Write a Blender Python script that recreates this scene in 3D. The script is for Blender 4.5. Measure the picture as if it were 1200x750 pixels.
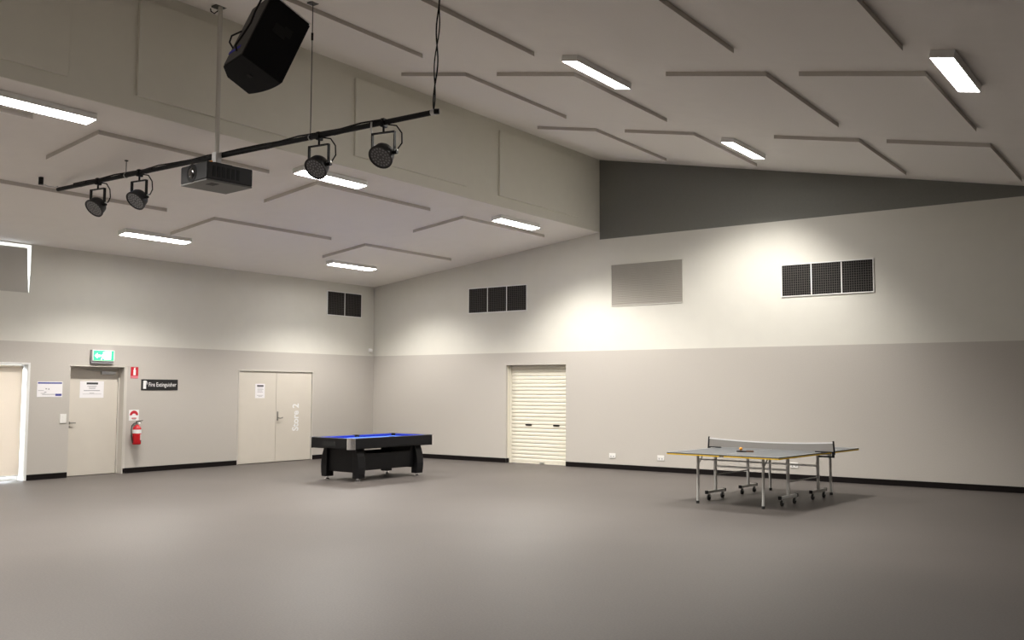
import bpy, bmesh, math, random
from mathutils import Vector, Matrix, Euler
random.seed(4)
for o in list(bpy.data.objects): bpy.data.objects.remove(o, do_unlink=True)
scn = bpy.context.scene
COL = scn.collection
R = math.radians

# ------------------------------------------------------------------ camera
cam_d = bpy.data.cameras.new('camera'); cam = bpy.data.objects.new('camera', cam_d); COL.objects.link(cam)
cam_d.sensor_fit = 'HORIZONTAL'; cam_d.sensor_width = 36.0; cam_d.lens = 36.0 * 1125.634 / 1200.0
cam_d.clip_end = 200
_r = Vector((0.8085449, 0.5884239, 0.00352949)); _u = Vector((0.03969984, -0.06053347, 0.99737637)); _f = Vector((-0.58709375, 0.80628345, 0.07230436))
CAM = Vector((17.69195, -18.17141, 1.70))
cam.matrix_world = Matrix(((_r.x, _u.x, -_f.x, CAM.x), (_r.y, _u.y, -_f.y, CAM.y), (_r.z, _u.z, -_f.z, CAM.z), (0, 0, 0, 1)))
scn.camera = cam

# ------------------------------------------------------------------ world (daylight outside), exposure
w = bpy.data.worlds.new('World'); scn.world = w; w.use_nodes = True
bg = w.node_tree.nodes['Background']; bg.inputs[0].default_value = (0.86, 0.93, 1.0, 1); bg.inputs[1].default_value = 7.0
scn.view_settings.view_transform = 'Standard'; scn.view_settings.look = 'None'
scn.view_settings.gamma = 1.0; scn.view_settings.exposure = 0.62; scn.view_settings.use_curve_mapping = False

LAMP_W = 175.0          # each of the three emitters of a fluorescent ceiling fitting
LAMP_CONE = R(141)      # prismatic diffuser: sharp cut-off about 70 degrees from straight down
LAMP_COL = (1.0, 0.955, 0.885)

# ------------------------------------------------------------------ materials
def lin(c):
    return tuple(((v/255.0)/12.92 if v/255.0 <= 0.04045 else ((v/255.0+0.055)/1.055)**2.4) for v in c)
MATS = {}
def mat(name, col, rough=0.6, metal=0.0, noise=0.0, nscale=20.0, bump=0.0, bscale=200.0, emit=0.0, spec=0.5, coat=0.0):
    m = bpy.data.materials.new(name); m.use_nodes = True
    nt = m.node_tree; b = nt.nodes['Principled BSDF']
    b.inputs['Base Color'].default_value = (*col, 1); b.inputs['Roughness'].default_value = rough
    b.inputs['Metallic'].default_value = metal; b.inputs['Specular IOR Level'].default_value = spec
    if coat: b.inputs['Coat Weight'].default_value = coat
    tc = nt.nodes.new('ShaderNodeTexCoord')
    if noise > 0:
        n = nt.nodes.new('ShaderNodeTexNoise'); n.inputs['Scale'].default_value = nscale; n.inputs['Detail'].default_value = 5
        nt.links.new(tc.outputs['Object'], n.inputs['Vector'])
        r = nt.nodes.new('ShaderNodeMapRange'); r.inputs['From Min'].default_value = .3; r.inputs['From Max'].default_value = .7
        r.inputs['To Min'].default_value = 1-noise; r.inputs['To Max'].default_value = 1+noise
        nt.links.new(n.outputs['Fac'], r.inputs['Value'])
        mx = nt.nodes.new('ShaderNodeMix'); mx.data_type = 'RGBA'; mx.blend_type = 'MULTIPLY'; mx.inputs[0].default_value = 1
        mx.inputs[6].default_value = (*col, 1); nt.links.new(r.outputs['Result'], mx.inputs[7])
        nt.links.new(mx.outputs[2], b.inputs['Base Color'])
    if bump > 0:
        n = nt.nodes.new('ShaderNodeTexNoise'); n.inputs['Scale'].default_value = bscale; n.inputs['Detail'].default_value = 3
        nt.links.new(tc.outputs['Object'], n.inputs['Vector'])
        bp = nt.nodes.new('ShaderNodeBump'); bp.inputs['Strength'].default_value = bump; bp.inputs['Distance'].default_value = 0.004
        nt.links.new(n.outputs['Fac'], bp.inputs['Height']); nt.links.new(bp.outputs['Normal'], b.inputs['Normal'])
    if emit > 0:
        b.inputs['Emission Color'].default_value = (*col, 1); b.inputs['Emission Strength'].default_value = emit
    MATS[name] = m
    return m
M_white = mat('white_wall_paint', (.70, .685, .625), .75, noise=.015, nscale=3, bump=.08, bscale=120)
M_grey = mat('grey_wall_lining', (.52, .49, .45), .9, noise=.035, nscale=60, bump=.35, bscale=260)
M_ceil = mat('ceiling_paint', (.90, .865, .825), .85, noise=.012, nscale=4)
M_panel = mat('acoustic_panel_white', (.905, .87, .83), .9, noise=.02, nscale=90, bump=.1, bscale=300)
M_pedge = mat('acoustic_panel_shaded_edge', (.60, .565, .52), .9)  # panel sides coloured darker, shade painted into the material
M_bulk = mat('bulkhead_paint', (.78, .765, .68), .8, noise=.012, nscale=5)
M_wedge = mat('charcoal_gable_paint', (.20, .20, .182), .8, noise=.03, nscale=40)
M_base = mat('black_skirting', (.007, .005, .005), .55, spec=.15)
M_door = mat('door_paint_beige_grey', (.66, .615, .545), .5, noise=.01, nscale=4)
M_frame = mat('door_frame_paint', (.60, .57, .52), .45)
M_cream = mat('shutter_cream_steel', (.80, .765, .66), .35)
M_blind = mat('roller_blind_cream', (.72, .655, .575), .85, noise=.02, nscale=140)
M_blindg = mat('roller_blind_grey', (.50, .48, .44), .85)
M_alu = mat('white_powder_coat', (.82, .82, .80), .35)
M_black = mat('black_plastic', (.008, .008, .009), .5, spec=.2)
M_spk = mat('black_speaker_paint', (.010, .010, .011), .85, spec=.15, bump=.2, bscale=300)
M_blackm = mat('black_powder_steel', (.009, .009, .010), .55, noise=.1, nscale=40, spec=.2)
M_dgrey = mat('charcoal_grey_casing', (.020, .020, .022), .5, noise=.04, nscale=60, spec=.3)
M_chrome = mat('chrome', (.90, .90, .92), .22, metal=1)
M_steel = mat('brushed_steel', (.55, .55, .54), .33, metal=1)
M_dsteel = mat('dull_dark_steel', (.24, .23, .21), .5, metal=.6)
M_silver = mat('silver_tube', (.66, .66, .64), .32, metal=.35)
M_paper = mat('white_paper', (.86, .84, .86), .7)
M_ink = mat('black_ink', (.03, .03, .035), .7)
M_inkg = mat('grey_ink', (.36, .35, .37), .7)
M_blue = mat('sign_blue', (.05, .06, .30), .5)
M_red = mat('sign_red', (.55, .015, .03), .45)
M_redp = mat('extinguisher_red_paint', (.52, .008, .015), .25)
M_signw = mat('sign_white', (.88, .88, .88), .5)
M_signk = mat('sign_black', (.012, .012, .013), .4)
M_plate = mat('white_switch_plastic', (.85, .84, .81), .4)
M_cloth = mat('blue_table_cloth', (.045, .16, .72), .85, noise=.03, nscale=80)
M_cush = mat('blue_cushion_cloth', (.018, .045, .42), .85)
M_wood = mat('black_laminate', (.006, .006, .007), .42, noise=.1, nscale=25, spec=.2)
M_ttop = mat('table_tennis_top_grey', (.115, .125, .135), .38)
M_yel = mat('yellow_edge', (.72, .46, .02), .5)
M_wline = mat('white_line', (.8, .8, .8), .5)
M_rubber = mat('black_rubber', (.02, .02, .02), .8)
M_orange = mat('orange_ball', (.95, .36, .02), .5)
M_wire = mat('steel_wire_dark', (.10, .10, .095), .5, metal=.5)
M_pole = mat('pale_pole_paint', (.62, .60, .55), .5)
M_btape = mat('blue_tape', (.02, .02, .45), .6)
M_lens = mat('led_lens_grey', (.28, .28, .29), .25)
M_lensface = mat('lens_plate_dark', (.07, .07, .075), .45)
M_glassk = mat('projector_lens_glass', (.004, .004, .005), .06, coat=1)
M_hole = mat('matt_black_recess', (.006, .006, .006), .9)
M_crate = mat('grille_dark_brown', (.075, .066, .060), .6)
M_louv = mat('louvre_warm_grey', (.40, .375, .335), .5)
M_conc = mat('outside_concrete', (.5, .5, .48), .9, noise=.1, nscale=5)
M_diff = mat('lamp_diffuser', (1.0, .97, .93), .5, emit=27.0)
M_exitg = mat('exit_green_lit', (.05, .80, .27), .5, emit=.62)
M_exitw = mat('exit_white_lit', (.93, 1.0, .97), .5, emit=1.1)
# vinyl floor with a fine speckle
M_floor = mat('speckled_grey_vinyl', (.094, .083, .077), .5, noise=.05, nscale=.6, bump=.03, bscale=60, spec=.35)
nt = M_floor.node_tree; b = nt.nodes['Principled BSDF']
vz = nt.nodes.new('ShaderNodeTexNoise'); vz.inputs['Scale'].default_value = 55; vz.inputs['Detail'].default_value = 6
tc = [n for n in nt.nodes if n.type == 'TEX_COORD'][0]; nt.links.new(tc.outputs['Object'], vz.inputs['Vector'])
rr = nt.nodes.new('ShaderNodeMapRange'); rr.inputs['From Min'].default_value = .35; rr.inputs['From Max'].default_value = .65
rr.inputs['To Min'].default_value = .88; rr.inputs['To Max'].default_value = 1.12; nt.links.new(vz.outputs['Fac'], rr.inputs['Value'])
old = b.inputs['Base Color'].links[0].from_socket
mx = nt.nodes.new('ShaderNodeMix'); mx.data_type = 'RGBA'; mx.blend_type = 'MULTIPLY'; mx.inputs[0].default_value = 1
nt.links.new(old, mx.inputs[6]); nt.links.new(rr.outputs['Result'], mx.inputs[7]); nt.links.new(mx.outputs[2], b.inputs['Base Color'])
# see-through materials
def see_through(name, col, alpha, rough=.8, glossy=False):
    m = bpy.data.materials.new(name); m.use_nodes = True; n = m.node_tree; n.nodes.clear()
    out = n.nodes.new('ShaderNodeOutputMaterial'); mixn = n.nodes.new('ShaderNodeMixShader'); tr = n.nodes.new('ShaderNodeBsdfTransparent')
    sh = n.nodes.new('ShaderNodeBsdfGlossy' if glossy else 'ShaderNodeBsdfDiffuse'); sh.inputs['Color'].default_value = (*col, 1)
    if glossy: sh.inputs['Roughness'].default_value = .02
    mixn.inputs[0].default_value = alpha
    n.links.new(tr.outputs[0], mixn.inputs[1]); n.links.new(sh.outputs[0], mixn.inputs[2]); n.links.new(mixn.outputs[0], out.inputs[0])
    return m
M_glass = see_through('clear_pane', (.9, .9, .9), .06, glossy=True)
nb = M_blind.node_tree; tl = nb.nodes.new('ShaderNodeBsdfTranslucent'); tl.inputs[0].default_value = (.80, .73, .65, 1)
ms_ = nb.nodes.new('ShaderNodeMixShader'); ms_.inputs[0].default_value = .28
nb.links.new(nb.nodes['Principled BSDF'].outputs[0], ms_.inputs[1]); nb.links.new(tl.outputs[0], ms_.inputs[2]); nb.links.new(ms_.outputs[0], nb.nodes['Material Output'].inputs[0])
M_net = see_through('grey_net_mesh', (.36, .345, .33), .8)

# ------------------------------------------------------------------ mesh helpers
class MB:
    def __init__(s): s.v = []; s.f = []; s.mi = []
    def add(s, vs, fs, mi=0):
        k = len(s.v); s.v += [tuple(x) for x in vs]
        for f in fs: s.f.append([i+k for i in f]); s.mi.append(mi)
        return s
    def box(s, lo, hi, mi=0, M=None):
        x0, y0, z0 = lo; x1, y1, z1 = hi
        vs = [Vector(p) for p in ((x0,y0,z0),(x1,y0,z0),(x1,y1,z0),(x0,y1,z0),(x0,y0,z1),(x1,y0,z1),(x1,y1,z1),(x0,y1,z1))]
        if M: vs = [M @ p for p in vs]
        return s.add(vs, [(0,3,2,1),(4,5,6,7),(0,1,5,4),(1,2,6,5),(2,3,7,6),(3,0,4,7)], mi)
    def cyl(s, a, b, r0, r1=None, n=14, mi=0, caps=True):
        a, b = Vector(a), Vector(b); r1 = r0 if r1 is None else r1
        d = (b-a).normalized(); u = d.orthogonal().normalized(); v = d.cross(u); vs = []
        for p, r in ((a, r0), (b, r1)):
            for i in range(n):
                t = 2*math.pi*i/n; vs.append(p + (u*math.cos(t)+v*math.sin(t))*r)
        fs = [(i, (i+1) % n, n+(i+1) % n, n+i) for i in range(n)]
        if caps: fs += [tuple(range(n-1, -1, -1)), tuple(range(n, 2*n))]
        return s.add(vs, fs, mi)
    def tube(s, pts, r, n=8, mi=0):
        pts = [Vector(p) for p in pts]; vs = []; u = None
        for i, p in enumerate(pts):
            d = (pts[min(i+1, len(pts)-1)] - pts[max(i-1, 0)]).normalized()
            u = d.orthogonal().normalized() if u is None else (u - d*u.dot(d)).normalized()
            v = d.cross(u)
            for k in range(n):
                t = 2*math.pi*k/n; vs.append(p+(u*math.cos(t)+v*math.sin(t))*r)
        fs = [(i*n+k, i*n+(k+1) % n, (i+1)*n+(k+1) % n, (i+1)*n+k) for i in range(len(pts)-1) for k in range(n)]
        fs += [tuple(range(n-1, -1, -1)), tuple(range((len(pts)-1)*n, len(pts)*n))]
        return s.add(vs, fs, mi)
    def lathe(s, a, axis, prof, n=24, mi=0):
        a = Vector(a); d = Vector(axis).normalized(); u = d.orthogonal().normalized(); v = d.cross(u); vs = []
        for h, r in prof:
            for i in range(n):
                t = 2*math.pi*i/n; vs.append(a+d*h+(u*math.cos(t)+v*math.sin(t))*r)
        m = len(prof)
        fs = [(j*n+i, j*n+(i+1) % n, (j+1)*n+(i+1) % n, (j+1)*n+i) for j in range(m-1) for i in range(n)]
        fs += [tuple(range(n-1, -1, -1)), tuple(range((m-1)*n, m*n))]
        return s.add(vs, fs, mi)
    def prism(s, poly, f0, f1, mi=0):
        """poly: 2-D outline; f0/f1 turn a 2-D point into the two ends"""
        n = len(poly); vs = [f0(*q) for q in poly]+[f1(*q) for q in poly]
        fs = [(i, (i+1) % n, n+(i+1) % n, n+i) for i in range(n)]+[tuple(range(n-1, -1, -1)), tuple(range(n, 2*n))]
        return s.add(vs, fs, mi)
    def build(s, name, mats, parent=None, bevel=0.0, smooth=None, seg=2):
        me = bpy.data.meshes.new(name); me.from_pydata(s.v, [], s.f)
        for m in (mats if isinstance(mats, (list, tuple)) else [mats]): me.materials.append(m)
        for p, i in zip(me.polygons, s.mi): p.material_index = i
        bm = bmesh.new(); bm.from_mesh(me); bmesh.ops.recalc_face_normals(bm, faces=bm.faces); bm.to_mesh(me); bm.free()
        if smooth is not None:
            me.polygons.foreach_set('use_smooth', [True]*len(me.polygons)); me.set_sharp_from_angle(angle=R(smooth))
        me.update()
        o = bpy.data.objects.new(name, me); COL.objects.link(o)
        if parent: o.parent = parent
        if bevel:
            b = o.modifiers.new('bevel', 'BEVEL'); b.width = bevel; b.segments = seg; b.limit_method = 'ANGLE'; b.angle_limit = R(40)
        return o
def tag(o, label=None, cat=None, group=None, kind=None):
    if label: o['label'] = label
    if cat: o['category'] = cat
    if group: o['group'] = group
    if kind: o['kind'] = kind
    return o
def empty(name, loc=(0, 0, 0), rz=0.0, label=None, cat=None, group=None, kind=None):
    o = bpy.data.objects.new(name, None); COL.objects.link(o); o.location = loc; o.rotation_euler = (0, 0, rz); o.empty_display_size = .1
    return tag(o, label, cat, group, kind)
def copy_tree(o, parent=None):
    c = o.copy(); COL.objects.link(c)
    if parent: c.parent = parent
    for ch in [x for x in bpy.data.objects if x.parent == o and x is not c]: copy_tree(ch, c)
    return c
def text(name, body, size, m, parent, fn, bold=0.0, align='LEFT', ext=0.0):
    """flat lettering: fn maps the text's own x,y to a point"""
    cu = bpy.data.curves.new(name, 'FONT'); cu.body = body; cu.size = size; cu.align_x = align; cu.offset = bold; cu.resolution_u = 3
    t = bpy.data.objects.new(name, cu); COL.objects.link(t)
    dg = bpy.context.evaluated_depsgraph_get(); dg.update()
    me = bpy.data.meshes.new_from_object(t.evaluated_get(dg))
    bpy.data.objects.remove(t, do_unlink=True); bpy.data.curves.remove(cu)
    for v in me.vertices: v.co = fn(v.co.x, v.co.y)
    me.materials.clear(); me.materials.append(m); me.name = name
    o = bpy.data.objects.new(name, me); COL.objects.link(o); o.parent = parent
    return o

# ------------------------------------------------------------------ room dimensions
ZG, ZCL, ZCB, XB, ZWB, ZT, SH = 2.558, 4.372, 5.182, 6.846, 5.019, 6.809, 0.19296
SL = (ZCB-ZCL)/XB
XR, YF = 24.0, -24.0
lowz = lambda x: ZCL + SL*x
hiz = lambda x: ZT - SH*(x-XB)

def wall_grid(mb, us, vs, holes, fn, mi_of):
    """panel of cells (u,v) with depth 0..1 through fn(u,v,d); holes = (u0,u1,v0,v1)"""
    us = sorted(set(us)); vs = sorted(set(vs))
    inside = lambda u, v: any(h[0]-1e-6 < u < h[1]+1e-6 and h[2]-1e-6 < v < h[3]+1e-6 for h in holes)
    nu, nv = len(us)-1, len(vs)-1
    solid = [[not inside((us[i]+us[i+1])/2, (vs[j]+vs[j+1])/2) for j in range(nv)] for i in range(nu)]
    S = lambda i, j: 0 <= i < nu and 0 <= j < nv and solid[i][j]
    for i in range(nu):
        for j in range(nv):
            if not solid[i][j]: continue
            a, b_, c, d = us[i], us[i+1], vs[j], vs[j+1]; m = mi_of(c)
            for dd in (0, 1): mb.add([fn(a, c, dd), fn(b_, c, dd), fn(b_, d, dd), fn(a, d, dd)], [(0, 1, 2, 3)], m)
            for (p, q, nb) in (((a, c), (a, d), S(i-1, j)), ((b_, c), (b_, d), S(i+1, j)), ((a, c), (b_, c), S(i, j-1)), ((a, d), (b_, d), S(i, j+1))):
                if not nb: mb.add([fn(*p, 0), fn(*q, 0), fn(*q, 1), fn(*p, 1)], [(0, 1, 2, 3)], m)

TH = 0.30
D1 = (-8.25, -7.10, 0, 2.12)          # single door
D2 = (-4.31, -2.08, 0, 2.13)          # store double door
D4 = (-13.2, -9.06, 0, 2.14)          # glazed door under a roller blind, unseen end widened to add daylight
W1 = (-12.2, -9.085, 3.46, 4.352)     # high window
RS = (4.30, 5.96, 0, 2.27)            # roller shutter in the back wall
UP = 0.012                            # upper plaster sits back a little behind the lower lining

# floor
f = MB().box((-TH, YF-TH, -.15), (XR+TH, TH, 0)).build('floor', M_floor); tag(f, 'grey speckled vinyl hall floor', kind='structure')
# left wall: lower lining and upper plaster
mb = MB(); wall_grid(mb, [YF, 0, *D1[:2], *D2[:2], *D4[:2]], [0, ZG, D1[3], D2[3], D4[3]], [D1, D2, D4], lambda y, z, d: (-TH*d, y, z), lambda v: 0)
wl = mb.build('wall_left', M_grey); tag(wl, 'grey lined lower wall with the single door and store doors', kind='structure')
mb = MB(); wall_grid(mb, [YF, 0, *W1[:2]], [ZG, ZCL+.1, *W1[2:]], [W1], lambda y, z, d: (-UP-(TH-UP)*d, y, z), lambda v: 0)
o = mb.build('plaster', M_white, wl)
# back wall
mb = MB(); wall_grid(mb, [-TH, XR, *RS[:2]], [0, ZG, RS[3]], [RS], lambda x, z, d: (x, TH*d, z), lambda v: 0)
wb = mb.build('wall_back', M_grey); tag(wb, 'grey lined lower back wall with the roller shutter', kind='structure')
poly = [(-TH, ZG), (XR, ZG), (XR, hiz(XR)+.1), (16.12, ZWB), (XB-.0, ZWB), (XB, ZCB+.08), (-TH, ZCL+.08)]
poly = [(-TH, ZG), (XR, ZG), (XR, hiz(XR)+.08), (16.12+.3, ZWB), (XB, ZWB), (XB, ZCB+.08), (-TH, lowz(-TH)+.08)]
MB().prism(poly, lambda x, z: (x, UP, z), lambda x, z: (x, TH, z)).build('plaster', M_white, wb)
poly = [(XB, ZWB), (16.12+.3, ZWB), (XB, ZT+.08)]
MB().prism(poly, lambda x, z: (x, UP, z), lambda x, z: (x, TH, z)).build('gable_panel', M_wedge, wb)
# right and front walls (behind the viewer)
wr = MB().box((XR, YF, 0), (XR+TH, TH, ZG)).build('wall_right', M_grey); tag(wr, 'grey lined wall on the low side of the roof', kind='structure')
MB().box((XR+UP, YF, ZG), (XR+TH, TH, hiz(XR)+.08)).build('plaster', M_white, wr)
wf = MB().box((-TH, YF-TH, 0), (XR+TH, YF, ZG)).build('wall_front', M_grey); tag(wf, 'grey lined wall facing the roller shutter wall', kind='structure')
poly = [(-TH, ZG), (XR+TH, ZG), (XR+TH, hiz(XR+TH)+.08), (XB, ZT+.08), (XB, ZCB+.08), (-TH, lowz(-TH)+.08)]
MB().prism(poly, lambda x, z: (x, YF-UP, z), lambda x, z: (x, YF-TH, z)).build('plaster', M_white, wf)
# ceilings and the bulkhead step between them
c1 = MB().prism([(-TH, lowz(-TH)), (XB-.02, ZCB-.02*SL), (XB-.02, ZCB+.2), (-TH, lowz(-TH)+.2)], lambda x, z: (x, YF-TH, z), lambda x, z: (x, TH, z)).build('ceiling_low', M_ceil)
tag(c1, 'low white ceiling rising gently to the bulkhead', kind='structure')
c2 = MB().prism([(XB-.3, hiz(XB)), (XB, hiz(XB)), (XR+TH, hiz(XR+TH)), (XR+TH, hiz(XR+TH)+.2), (XB-.3, ZT+.2)], lambda x, z: (x, YF-TH, z), lambda x, z: (x, TH, z)).build('ceiling_high', M_ceil)
tag(c2, 'high white raked ceiling falling away from the bulkhead', kind='structure')
bk = MB().box((XB-.25, YF, ZCB), (XB, .2, ZT+.02)).build('wall_bulkhead', M_bulk); tag(bk, 'tall pale bulkhead between low and high ceilings', kind='structure')
g = MB().box((-9, -20, -.3), (-TH, 2, -.02)).build('ground_outside', M_conc); tag(g, 'concrete paving outside', kind='structure')

# baseboards
def base(name, lo, hi): return tag(MB().box(lo, hi).build(name, M_base, bevel=.004), 'black skirting strip along the foot of the wall', kind='structure')
BH = .105
base('baseboard_left', (0, YF, 0), (.014, D4[0]-.02, BH)); base('baseboard_left', (0, D4[1]-.01, 0), (.014, D1[0], BH)); base('baseboard_left', (0, D1[1], 0), (.014, D2[0], BH)); base('baseboard_left', (0, D2[1], 0), (.014, -.014, BH))
base('baseboard_back', (0, -.014, 0), (RS[0], 0, BH)); base('baseboard_back', (RS[1], -.014, 0), (XR, 0, BH))
tag(MB().box((RS[0], 0, 0), (RS[0]+.014, .10, BH)).build('baseboard_back', M_base), 'black skirting returning into the shutter opening', kind='structure')

# ------------------------------------------------------------------ ceiling panels
LOWX = [(2.05, 3.36, 'outer'), (4.70, 6.00, 'inner')]
LOWY = [(-3.75, -.92), (-7.55, -4.72), (-11.35, -8.52), (-15.15, -12.22)]
HIX = [(7.57, 8.86), (9.45, 10.78), (12.17, 13.50), (13.90, 15.30)]
HIY = [(-3.48, -.70), (-7.25, -4.47), (-11.02, -8.21)]
rowname = ['first row', 'second row', 'third row', 'fourth row']
colname = ['next to the bulkhead', 'second from the bulkhead', 'third from the bulkhead', 'fourth from the bulkhead']
PT = .058
def slab(name, x0, x1, y0, y1, zf, t, m):
    mb = MB(); vs = []
    for x, y in ((x0, y0), (x1, y0), (x1, y1), (x0, y1)): vs.append((x, y, zf(x)-t))
    for x, y in ((x0, y0), (x1, y0), (x1, y1), (x0, y1)): vs.append((x, y, zf(x)))
    mb.add(vs, [(0, 3, 2, 1), (4, 5, 6, 7), (0, 1, 5, 4), (1, 2, 6, 5), (2, 3, 7, 6), (3, 0, 4, 7)])
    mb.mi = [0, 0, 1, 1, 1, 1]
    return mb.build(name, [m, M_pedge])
for i, (x0, x1, wh) in enumerate(LOWX):
    for j, (y0, y1) in enumerate(LOWY):
        if j == 3 and i == 0: continue
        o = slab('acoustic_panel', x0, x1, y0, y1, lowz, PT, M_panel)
        tag(o, 'white acoustic panel on low ceiling, %s from back wall, %s' % (rowname[j], ['door wall side', 'bulkhead side'][i]), 'panel', 'acoustic panels on the low ceiling')
for i, (x0, x1) in enumerate(HIX):
    for j, (y0, y1) in enumerate(HIY):
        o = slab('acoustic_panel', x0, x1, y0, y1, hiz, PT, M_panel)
        tag(o, 'white panel on high ceiling, %s from charcoal gable, %s' % (rowname[j], colname[i]), 'panel', 'acoustic panels on the high ceiling')
for j, (y0, y1) in enumerate([(-3.73, -.92), (-7.55, -4.73), (-11.36, -8.52), (-15.15, -12.27)]):
    o = MB().box((XB, y0, 5.38), (XB+.04, y1, 6.64)).build('acoustic_panel', M_bulk, bevel=.004)
    tag(o, 'pale acoustic panel on the bulkhead face, %s from the back wall' % ['first', 'second', 'third', 'fourth'][j], 'panel', 'acoustic panels on the bulkhead')

# ------------------------------------------------------------------ fluorescent ceiling fittings
LT = .085
def fitting(xc, y0, y1, zf, slope, label, power=1.0, across=.74):
    yc = (y0+y1)/2; L = y1-y0; W = .215
    root = empty('ceiling_light', (xc, yc, zf(xc)), 0, label, 'ceiling light', 'surface mounted ceiling lights')
    root.rotation_euler = (0, -math.atan(slope), 0)
    MB().box((-W/2-.012, -L/2-.015, -LT+.004), (W/2+.012, L/2+.015, 0)).build('housing', M_alu, root, bevel=.006)
    MB().add([(-W/2, -L/2, -LT+.002), (-W/2, L/2, -LT+.002), (W/2, L/2, -LT+.002), (W/2, -L/2, -LT+.002)], [(0, 1, 2, 3)]).build('diffuser', M_diff, root)
    for k in (-.36, 0, .36):
        ld = bpy.data.lights.new('tube_light', 'SPOT'); ld.energy = LAMP_W*power; ld.spot_size = LAMP_CONE; ld.spot_blend = .5; ld.shadow_soft_size = .09; ld.color = LAMP_COL
        lo = bpy.data.objects.new('tube_light', ld); COL.objects.link(lo); lo.parent = root; lo.location = (0, k*L, -LT-.012); lo.scale = (across, 1, 1)   # light spreads less across the tube than along it
    return root
for y0, y1, n in ((-3.17, -1.83, 'nearest the back wall'), (-8.27, -6.90, 'second from the back wall'), (-13.05, -11.68, 'third from the back wall'), (-18.2, -16.83, 'added out of view, fourth from the back wall')):
    fitting(6.38, y0, y1, lowz, SL, 'lit strip light on low ceiling along the bulkhead, %s' % n, 1.38 if y1 > -5 else 1.55)  # fourth fitting is unseen, added to brighten the near floor and ceiling
for y0, y1, n in ((-3.26, -1.90, 'nearest the back wall'), (-8.35, -6.98, 'second from the back wall'), (-13.4, -12.03, 'third from the back wall'), (-18.5, -17.13, 'added out of view, fourth from the back wall')):
    fitting(1.77, y0, y1, lowz, SL, 'lit strip light on low ceiling near the door wall, %s' % n, 1.0)  # fourth one lies out of view, added for extra light on floor and ceiling
for y0, y1, n in ((-3.10, -1.72, 'nearest the charcoal gable'), (-8.05, -6.67, 'second from the charcoal gable'), (-18.0, -16.6, 'added out of view, far from the charcoal gable')):
    fitting(11.23, y0, y1, hiz, -SH, 'lit strip light on raked high ceiling, %s' % n, 1.35 if y1 > -5 else (1.55 if y1 > -10 else 2.2), .66)  # last one is unseen, added at raised power to brighten the near floor
for y0, y1, n in ((-8.03, -6.69, 'by the acoustic panels farthest from the bulkhead'),):
    fitting(15.64, y0, y1, hiz, -SH, 'lit strip light on raked high ceiling %s' % n, .6, .66)

# ------------------------------------------------------------------ door_1 : single door in a deep reveal
d1 = empty('door_1', (0, D1[0], 0), 0, 'beige grey single door set back in its frame', kind='structure')
W_ = D1[1]-D1[0]
MB().box((-.215, .035, .008), (-.175, W_-.045, 2.075)).build('leaf', M_door, d1, bevel=.003)
fr = MB(); fr.box((-.30, 0, 0), (-.15, .033, 2.12)).box((-.30, W_-.043, 0), (-.15, W_, 2.12)).box((-.30, .033, 2.077), (-.15, W_-.043, 2.12))
fr.build('frame', M_frame, d1, bevel=.003)
MB().box((-.30, .033, 0), (-.285, W_-.043, 2.077)).build('light_blocker', M_door, d1)  # added panel, keeps outside light from leaking round the leaf
ar = MB(); ar.box((-.15, W_-.02, 0), (.012, W_, 2.12)).box((-.15, 0, 0), (.0, .01, 2.12)).box((-.0, W_, 0), (.014, W_+.045, 2.14)).box((0, -.012, 2.12), (.014, W_+.045, 2.14))
ar.build('architrave', M_frame, d1, bevel=.003)
h = MB(); h.cyl((-.175, .10, 1.03), (-.163, .10, 1.03), .028, n=18); h.cyl((-.165, .10, 1.03), (-.125, .10, 1.03), .010); h.tube([(-.128, .10, 1.03), (-.126, .14, 1.03), (-.126, .215, 1.028)], .011)
h.cyl((-.175, .10, .95), (-.160, .10, .95), .022, n=16); h.build('handle', M_dsteel, d1, smooth=40)
cl = MB(); cl.box((-.175, .72, 1.97), (-.115, 1.02, 2.035)); cl.build('closer', M_steel, d1, bevel=.006)
MB().tube([(-.14, .80, 2.04), (-.13, .55, 2.05), (-.15, .42, 2.07)], .010).build('closer_arm', M_steel, d1, smooth=40)
for z in (.22, 1.05, 1.88): MB().cyl((-.172, W_-.045, z-.05), (-.172, W_-.045, z+.05), .009, n=8).build('hinge', M_steel, d1, smooth=40)

# ------------------------------------------------------------------ door_2 : store double doors, nearly flush
d2 = empty('door_2', (0, D2[0], 0), 0, 'beige grey flush double doors lettered Store 2', kind='structure')
W_ = D2[1]-D2[0]; mid = W_/2-.005
fr = MB(); fr.box((-.13, 0, 0), (.006, .028, 2.13)).box((-.13, W_-.028, 0), (.006, W_, 2.13)).box((-.13, .028, 2.10), (.006, W_-.028, 2.13)); fr.box((-.13, .028, 0), (-.075, W_-.028, 2.1)); fr.build('frame', M_frame, d2, bevel=.002)
l1 = MB().box((-.065, .033, .012), (-.022, mid-.0035, 2.093)).build('leaf', M_door, d2, bevel=.003)
l2 = MB().box((-.065, mid+.0035, .012), (-.022, W_-.033, 2.093)).build('leaf', M_door, d2, bevel=.003)
for s, y in ((l1, .031), (l2, W_-.031)):
    for z in (.22, 1.06, 1.88): MB().cyl((-.017, y, z-.055), (-.017, y, z+.055), .011, n=8).build('hinge', M_steel, s, smooth=40)
h = MB(); h.box((-.022, mid+.030, .96), (-.016, mid+.072, 1.17)); h.build('lock_plate', M_dsteel, l2, bevel=.002)
h = MB(); h.cyl((-.018, mid+.05, 1.02), (.03, mid+.05, 1.02), .010); h.tube([(.03, mid+.05, 1.02), (.034, mid+.09, 1.015), (.034, mid+.15, 1.02), (.03, mid+.165, 1.035)], .011); h.build('handle', M_dsteel, l2, smooth=40)
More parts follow.
